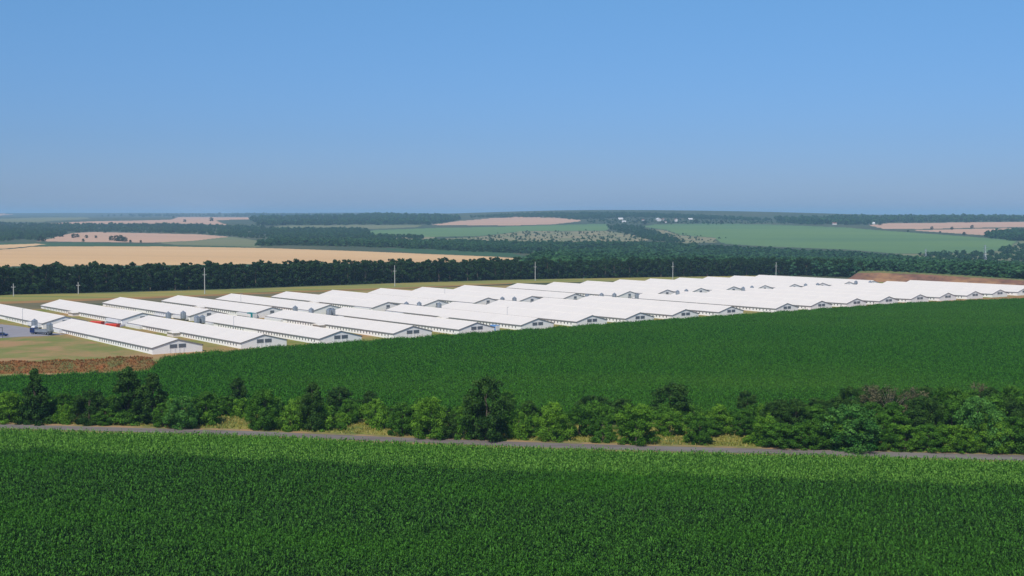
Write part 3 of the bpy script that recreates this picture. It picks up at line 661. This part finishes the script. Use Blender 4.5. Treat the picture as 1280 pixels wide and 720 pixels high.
# ------------------------------------------------------------------ vehicles and small things of the yard
def wheels(o, xs, ys, r=.5, w=.3):
    b = MB(); b.tube((-w/2, 0, 0), (w/2, 0, 0), r, r, 14); me = b.mesh('tyre', M['tyre']); b = MB(); b.tube((-w/2-.02, 0, 0), (w/2+.02, 0, 0), r*.5, r*.5, 10); rm = b.mesh('rim', M['steel'])
    for x in xs:
        for y in ys:
            e = bpy.data.objects.new('wheel', me); link(e, o); e.location = (x, y, r); link(bpy.data.objects.new('rim', rm), e)
def truck(px, by, rz):
    x, y, z = un(px, by); o = empty('lorry', (x, y, zn(x)+.1), rz); tag(o, 'blue cabbed lorry with a pale grey load bed on the yard at the left', 'lorry')
    b = MB(); b.prism([(-1.2, .7), (1.2, .7), (1.2, 2.35), (.95, 2.75), (-.95, 2.75), (-1.2, 2.35)], 3.0, 5.2); b.build('cab', M['blue'], o)
    b = MB(); b.box(-1.0, 1.0, 3.0, 4.7, 2.76, 3.25); b.prism([(-.9, 3.25), (.9, 3.25), (.6, 3.45), (-.6, 3.45)], 3.1, 4.4); b.build('roof_spoiler', M['white'], o)
    b = MB(); b.box(-1.0, 1.0, 5.19, 5.24, 1.7, 2.5); b.build('windscreen', M['glass'], o)
    for s in (-1, 1):
        b = MB(); b.box(s*1.21-.02, s*1.21+.02, 3.7, 4.8, 1.75, 2.4); b.build('side_window', M['glass'], o)
        b = MB(); b.box(s*.8-.2, s*.8+.2, 5.19, 5.26, .9, 1.15); b.build('headlight', M['white'], o)
    b = MB(); b.box(-.5, .5, -4.4, 5.0, .55, .8); b.build('chassis', M['steeldark'], o)
    b = MB(); b.box(-1.25, 1.25, -4.6, 2.8, 1.05, 1.2)
    for s in (-1, 1): b.box(s*1.2-.05, s*1.2+.05, -4.6, 2.8, 1.2, 2.1)
    b.box(-1.2, 1.2, -4.6, -4.5, 1.2, 2.1); b.box(-1.2, 1.2, 2.7, 2.8, 1.2, 2.4)
    for k in range(6): b.box(-1.3, 1.3, -4.3+k*1.35, -4.2+k*1.35, 1.1, 2.0) if False else b.box(-1.28, -1.24, -4.3+k*1.35, -4.2+k*1.35, 1.1, 2.1)
    b.build('load_bed', M['steel'], o)
    wheels(o, (-1.0, 1.0), (4.1, -2.4, -3.6))
truck(53, 418.3, R(72))
def trailer(px, by, rz, label):
    x, y, z = un(px, by); o = empty('trailer', (x, y, zn(x)), rz); o.scale = (1, .95, .72); tag(o, label, 'trailer', 'red farm trailers')
    b = MB(); b.prism([(-1.0, 1.0), (1.0, 1.0), (1.35, 2.9), (1.2, 2.9), (-1.2, 2.9), (-1.35, 2.9)], -3.0, 3.0)
    b.prism([(-1.4, 2.9), (1.4, 2.9), (1.2, 3.1), (0, 3.35), (-1.2, 3.1)], -3.3, 3.3); b.build('hopper_body', M['red'], o)
    b = MB(); b.box(-.4, .4, -3.4, 3.3, .75, 1.0); b.box(-.08, .08, 3.3, 5.0, .7, .85); b.build('chassis', M['steeldark'], o)
    wheels(o, (-.95, .95), (-1.9, 1.9), .45)
trailer(122, 408.0, R(68), 'bright red covered trailer between the barns, the left one of two')
trailer(141, 411.3, R(68), 'bright red covered trailer between the barns, the right one of two')
# blue container, teal tank, shed at the lane
def container(px, by, rz, L_, label, m, name='container'):
    x, y, z = un(px, by); o = empty(name, (x, y, zn(x)), rz); tag(o, label, 'container')
    b = MB(); b.box(-1.2, 1.2, -L_/2, L_/2, .1, 2.6)
    for k in range(int(L_/.5)): b.box(-1.24, 1.24, -L_/2+.15+k*.5, -L_/2+.35+k*.5, .25, 2.45)
    b.build('body', m, o)
    b = MB()
    for s in (-.6, .6): b.box(s-.55, s+.55, -L_/2-.05, -L_/2+.01, .25, 2.4)
    b.build('door', M['white'], o)
container(618.5, 413.5, BANG, 4.0, 'pale blue container standing between the fifth and sixth front barns', M['paleblue'])
container(315, 397.5, BANG, 6.0, 'teal container beside the near end of a rear barn', M['teal'])
def car(px, by, rz):
    x, y, z = un(px, by); o = empty('parked_car', (x, y, zn(x)+.1), rz); tag(o, 'dark blue car parked on the asphalt yard at the left edge', 'car')
    b = MB(); b.prism([(-2.1, .35), (2.1, .35), (2.15, .75), (1.9, .95), (-2.1, .98), (-2.2, .7)], -.85, .85); b.build('body', M['blue'], o)
    b = MB(); b.prism([(-1.5, .96), (1.15, .95), (.55, 1.42), (-1.0, 1.45)], -.74, .74); b.build('cabin_glass', M['glass'], o)
    b = MB(); b.prism([(-1.02, 1.44), (.57, 1.41), (.45, 1.5), (-.9, 1.52)], -.7, .7); b.build('roof', M['blue'], o)
    b = MB(); b.tube((0, -.1, 0), (0, .1, 0), .33, .33, 12); me = b.mesh('wheel', M['tyre'])
    for xx in (-1.35, 1.35):
        for yy in (-.78, .78): w = link(bpy.data.objects.new('wheel', me), o); w.location = (xx, yy, .33)
car(3, 420.5, R(10))
x, y, z = un(2.5, 422.5); o = empty('gate_post', (x, y, zn(x)+.1)); tag(o, 'dark steel gate post with a cross beam at the left edge of the yard', 'gate')
b = MB(); b.tube((.2, 0, 0), (.2, 0, 4.2), .13, .13, 8); b.build('post', M['steeldark'], o); b = MB(); b.box(-2.5, .4, -.1, .1, 3.9, 4.15); b.build('beam', M['steeldark'], o)

# ------------------------------------------------------------------ tree belt behind the barns
BT = [tree_meshes(900+i, 16.5, 5.4, 'round', 'leaf_belt', ncl=50, nl=3600, leaf=.8, base=.0, cr=.23, limbs=4) for i in range(8)]
line = [un(*p) for p in [(-90,373),(0,369),(160,364.5),(300,360.5),(490,353.8),(640,349.5),(800,347),(960,344.5),(1075,345)]]
lp = np.array([p[:2] for p in line]); sg = np.r_[0, np.cumsum(np.hypot(*np.diff(lp, axis=0).T))]
LB = 'dark green broadleaf tree in the long dense belt behind the white barns'
for row in range(3):
    s = 3.0*row
    while s < sg[-1]:
        x = np.interp(s, sg, lp[:, 0]); y = np.interp(s, sg, lp[:, 1]); f = s/sg[-1]
        x += rr.uniform(-1.5, 1.5); y += 5+row*8+rr.uniform(-1.5, 1.5)
        sc_ = rr.uniform(.84, 1.1)*(1.03-.16*f)*(1+.03*row)
        place_tree('tree', BT[rr.randrange(8)], x, y, float(zt(x, y)), sc_, rr.uniform(0, 6.28), LB, 'tree', 'trees of the belt behind the barns', rr.uniform(.95, 1.35))
        s += rr.uniform(7.2, 9.6)

# ------------------------------------------------------------------ woods, hedges (stuff)
WS = []
for i in range(5):
    r_ = np.random.default_rng(60+i); V, t, C = crown_quads(r_, 14, 5.5, 'round' if i < 4 else 'tall', 22, 420, 2.3, .05, 1, .30); WS.append(bpy.data.objects.new('wood_crown', quadmesh('wood_crown', V, M['leaf_wood'], t)))
def wood(name, polypx, n, smin, smax, label, flat=None):
    P = np.array(polypx, float); out = []; lo = P.min(0); hi = P.max(0); k = 0
    px = rng.uniform(lo[0], hi[0], n*6); py = rng.uniform(lo[1], hi[1], n*6); m_ = inpoly(px, py, polypx); px = px[m_][:n]; py = py[m_][:n]; px = px+rng.normal(0, 5, len(px)); py = py+rng.normal(0, .5, len(py))
    pts = unv(px, py); n = len(pts); pts[:, 2] -= .5
    sc2 = rng.uniform(smin, smax, n); s3 = np.stack([sc2*rng.uniform(1.0, 1.5, n), sc2*rng.uniform(1.0, 1.5, n), sc2*.85], 1)
    return scatter(name, pts, rng.uniform(0, 6.28, n), s3, rng.integers(0, 5, n), WS, label, 'woodland')
wood('wood', [(668,329),(672,326),(700,321),(760,316),(800,315),(870,312),(960,317),(1060,322),(1130,328),(1190,333),(1240,337),(1245,342),(1262,347),(1300,351),(1300,354),(1200,347),(1090,341),(1075,346),(1000,344),(960,343),(800,345),(668,348)], 5200, .75, 1.15, 'dark dense wood in the valley behind the tree belt')
wood('wood', [(325,307),(345,303),(420,302.5),(560,304.5),(640,307),(800,307.3),(862,309),(820,312),(760,309),(700,314),(655,316.5),(600,314),(520,310.5),(440,307.5),(340,306)], 3000, .55, .95, 'blue green wood in the hollow beyond the wheat field')
wood('wood', [(-40,278.5),(60,280.5),(230,281),(285,283),(330,285),(335,291),(318,298),(287,295),(250,292),(120,289.2),(90,290.5),(60,298),(0,301),(-40,301)], 2200, .5, .85, 'bluish wood at the left between the ripe fields')
wood('wood', [(335,287),(455,287),(458,296),(545,298),(420,298.3),(335,299)], 1300, .5, .85, 'bluish wood in the middle left below the olive pasture')
wood('wood', [(590,271.5),(640,268.5),(700,267),(800,267),(880,270.5),(960,275),(960,276),(880,273.5),(800,271.5),(735,273.5),(722,274),(690,271.8),(650,271),(610,272)], 1500, .6, .9, 'wood covering the hilltop on the skyline')
wood('scrub_bushes', [(735,274),(800,272.5),(880,274.5),(960,277),(1000,279),(880,280),(760,279.5),(735,278)], 420, .3, .55, 'low trees scattered round the far village houses')
wood('wood', [(762,286),(770,281),(798,283),(805,286.5),(838,297.5),(850,304),(812,300),(790,292.5)], 450, .4, .7, 'narrow wooded gully between the scrubland and the green field')
wood('wood', [(120,270.8),(240,268.5),(330,268),(540,270.5),(560,271.5),(575,275.5),(535,281),(440,280.5),(330,282),(318,276),(315,271)], 1500, 1.0, 1.6, 'hazy woods on the far left skyline')
wood('wood', [(965,275),(1080,272.5),(1300,271.5),(1300,276.5),(1100,278.5),(1080,281),(1000,280)], 900, 1.0, 1.6, 'hazy far woods on the right horizon')
wood('wood', [(1236,296),(1265,291.5),(1300,290.5),(1300,300.5),(1272,301.5)], 420, .9, 1.3, 'dark blue wood at the right edge above the green field')
wood('wood', [(1235,338),(1248,334),(1320,333.5),(1320,339),(1254,340.5)], 350, .6, .9, 'dark hedge line at the right edge beside the bright green field')
wood('scrub_bushes', [(545,299),(600,296),(650,289.6),(757,288.8),(790,293),(812,299),(800,303),(600,303.5)], 420, .12, .42, 'bushes dotted over the straw coloured scrubland')
wood('scrub_bushes', [(1140,318),(1235,317),(1262,309),(1300,302),(1320,326),(1190,325.5)], 330, .35, .65, 'bushes and low trees dotted over the pasture at the right')
wood('scrub_bushes', [(800,284.5),(893,297),(897,303),(850,304)], 60, .15, .4, 'bushes dotted along the brown edge of the green field')

# single far trees and village houses
FT = [(139,300.5,1.0),(146,301.3,1.2),(151,301.6,1.3),(156,302,1.0),(120,297.5,.6),(92,297.3,1.0),(97,296.5,.8),(108,297.5,.7),(54,301.5,.9),(50,301.2,1.1),(104,302,.6),(163,302.8,.5),(176,303.3,.5),(264,276.3,1.6),(231,277.5,1.2),(217,273,1.4),(1036,279.7,1.2),(1058,281,1.3),(1100,281.5,1.2),(1135,290,.6),(1175,291.5,.6),(1205,293.5,.8),(1215,285,1.0),(1240,276.5,1.8),(1165,286.5,.9),(1190,287,.9),(1003,276.8,1.8),(806,280.5,1.4),(870,278.6,1.3),(902,279.5,1.2)]
for px, by, s in FT:
    x, y, z = un(px, by); place_tree('tree', BT[rr.randrange(8)], x, y, z, s*.62, rr.uniform(0, 6), 'small dark round tree standing alone among the far fields', 'tree', 'single trees among the far fields', 1.7)
def house(px, by, w, d, h, rz, wall, roofm, label):
    x, y, z = un(px, by); o = empty('village_house', (x, y, z), rz); tag(o, label, 'house', 'houses of the far village')
    b = MB(); b.prism([(-w/2, -2), (w/2, -2), (w/2, h), (0, h+w*.28), (-w/2, h)], -d/2, d/2); b.build('wall', wall, o)
    b = MB()
    for s in (-1, 1): b.prism([(0, h+w*.28+.5), (s*(w/2+.6), h+.2), (s*(w/2+.6), h-.15), (0, h+w*.28+.1)][::s], -d/2-.6, d/2+.6)
    b.build('roof', roofm, o)
M['housered'] = mat('tile_roof', (.28, .12, .08), (.22, .10, .07), .5)
M['whouse'] = mat('house_wall', (.75, .72, .70), (.68, .64, .60), .2)
H_ = [(776,274.6,16,30,5,1.4,'whouse','white','low white shed left in the far village on the hill'),(780,277.9,12,24,4,1.5,'whouse','white','second low white shed below the first in the far village'),
      (823,276.4,22,22,9,.4,'whouse','white','largest white house of the far village on the hill'),(829,275.4,12,16,5,.9,'whouse','housered','small house with a dark red roof right of the largest village house'),
      (832,278.6,10,12,5,.3,'whouse','housered','little house below the row of village roofs'),(845,277.5,12,18,12,.2,'whouse','housered','tall pinkish block at the right of the far village'),
      (863,274.6,12,28,4,1.4,'whouse','white','white shed right of the tall pinkish block in the village'),(804,276,12,14,4,.8,'whouse','housered','grey walled house between the sheds and the largest village house'),
      (397,276.2,20,24,10,.5,'whouse','white','lone white building in the far blue woods on the left'),(405,270.7,20,50,6,1.4,'whouse','white','long white shed near the skyline on the left'),
      (1043,280.8,14,24,5,1.5,'whouse','housered','farm house at the top edge of the large green field on the right'),(1090,280.3,14,30,5,1.5,'whouse','white','white shed beside the ripe field on the right')]
for px, by, w, d_, h, rz, wm, rm, lb in H_: house(px, by, w*.7, d_*.6, h*.8, rz, M[wm], M[rm], lb)
# lattice pylon at the right
def pylon(px, by, ty, label):
    x, y, z = un(px, by); h = (by-ty)*y/F; o = empty('pylon', (x, y, z), .5); tag(o, label, 'pylon', 'lattice pylons beyond the wood'); b = MB(); w = h*.09
    for sx in (-1, 1):
        for sy in (-1, 1): b.tube((sx*w, sy*w, -1), (sx*w*.15, sy*w*.15, h), .22, .14, 4)
    for k in range(7):
        a = k/7; c = (k+1)/7; wa = w*(1-.85*a); wc = w*(1-.85*c)
        for sx, sy, tx_, ty_ in ((-1,-1,1,-1),(1,-1,1,1),(1,1,-1,1),(-1,1,-1,-1)): b.tube((sx*wa, sy*wa, h*a), (tx_*wc, ty_*wc, h*c), .12, .12, 4)
    b.build('lattice', M['steel'], o); b = MB()
    for k, L_ in ((.68, .2), (.82, .26), (.94, .16)): b.box(-L_*h, L_*h, -.15, .15, h*k-.2, h*k+.2)
    b.build('crossarm', M['steel'], o)
pylon(1231, 325, 306, 'pale lattice pylon in the pasture near the right edge')
pylon(1157, 321, 311, 'small lattice pylon at the edge of the wood on the right')

# ------------------------------------------------------------------ haze, sky, sun
SKY0, SKY1, SKY2 = (.30,.40,.76,1), (.33,.47,.77,1), (.44,.67,.89,1)
b = MB(); b.box(-32000, 32000, -900, 46000, -70, 140); hz = b.build('haze', [])
mh = bpy.data.materials.new('haze_air'); mh.use_nodes = True; nt = mh.node_tree; nt.nodes.remove(nt.nodes['Principled BSDF'])
pv = nt.nodes.new('ShaderNodeVolumePrincipled'); pv.inputs['Color'].default_value = (.43, .71, 1.0, 1); pv.inputs['Density'].default_value = 7.8e-5; pv.inputs['Anisotropy'].default_value = -.05
nt.links.new(pv.outputs[0], nt.nodes['Material Output'].inputs['Volume']); hz.data.materials.clear(); hz.data.materials.append(mh); tag(hz, kind='stuff'); hz['label'] = 'pale blue summer haze over the whole countryside'; hz['category'] = 'haze'
w = bpy.data.worlds.new('World'); sc.world = w; w.use_nodes = True; nt = w.node_tree; bg = nt.nodes['Background']
SAZ, SEL = R(-160), R(49)
sky = nt.nodes.new('ShaderNodeTexSky'); sky.sky_type = 'NISHITA'; sky.sun_disc = False; sky.sun_elevation = SEL; sky.sun_rotation = SAZ
sky.air_density = 1.0; sky.dust_density = .3; sky.ozone_density = 3.0; sky.altitude = 200
tcw = nt.nodes.new('ShaderNodeTexCoord'); sx = nt.nodes.new('ShaderNodeSeparateXYZ'); nt.links.new(tcw.outputs['Generated'], sx.inputs[0])
cr_ = nt.nodes.new('ShaderNodeValToRGB'); nt.links.new(sx.outputs[2], cr_.inputs[0]); e = cr_.color_ramp.elements
e[0].position = 0.0; e[0].color = SKY0; e[1].position = .5; e[1].color = (1, 1, 1, 1)
e2 = e.new(.06); e2.color = SKY1; e2 = e.new(.17); e2.color = SKY2
mm = nt.nodes.new('ShaderNodeMix'); mm.data_type = 'RGBA'; mm.blend_type = 'MULTIPLY'; mm.inputs[0].default_value = 1
nt.links.new(sky.outputs[0], mm.inputs[6]); nt.links.new(cr_.outputs[0], mm.inputs[7]); nt.links.new(mm.outputs[2], bg.inputs[0]); bg.inputs[1].default_value = .12
sl = bpy.data.lights.new('sun', 'SUN'); sl.energy = 3.9; sl.angle = R(.6); sl.color = (1, .93, .84)
so = link(bpy.data.objects.new('sun', sl)); d = (math.sin(SAZ)*math.cos(SEL), math.cos(SAZ)*math.cos(SEL), math.sin(SEL))
from mathutils import Vector
so.rotation_euler = Vector(d).to_track_quat('Z', 'Y').to_euler()
vs = sc.view_settings; vs.view_transform = 'Standard'; vs.look = 'None'; vs.gamma = 1; vs.exposure = 0; vs.use_curve_mapping = False
sc.cycles.max_bounces = 6; sc.cycles.diffuse_bounces = 2; sc.cycles.glossy_bounces = 2; sc.cycles.transmission_bounces = 3; sc.cycles.volume_bounces = 1; sc.cycles.transparent_max_bounces = 8
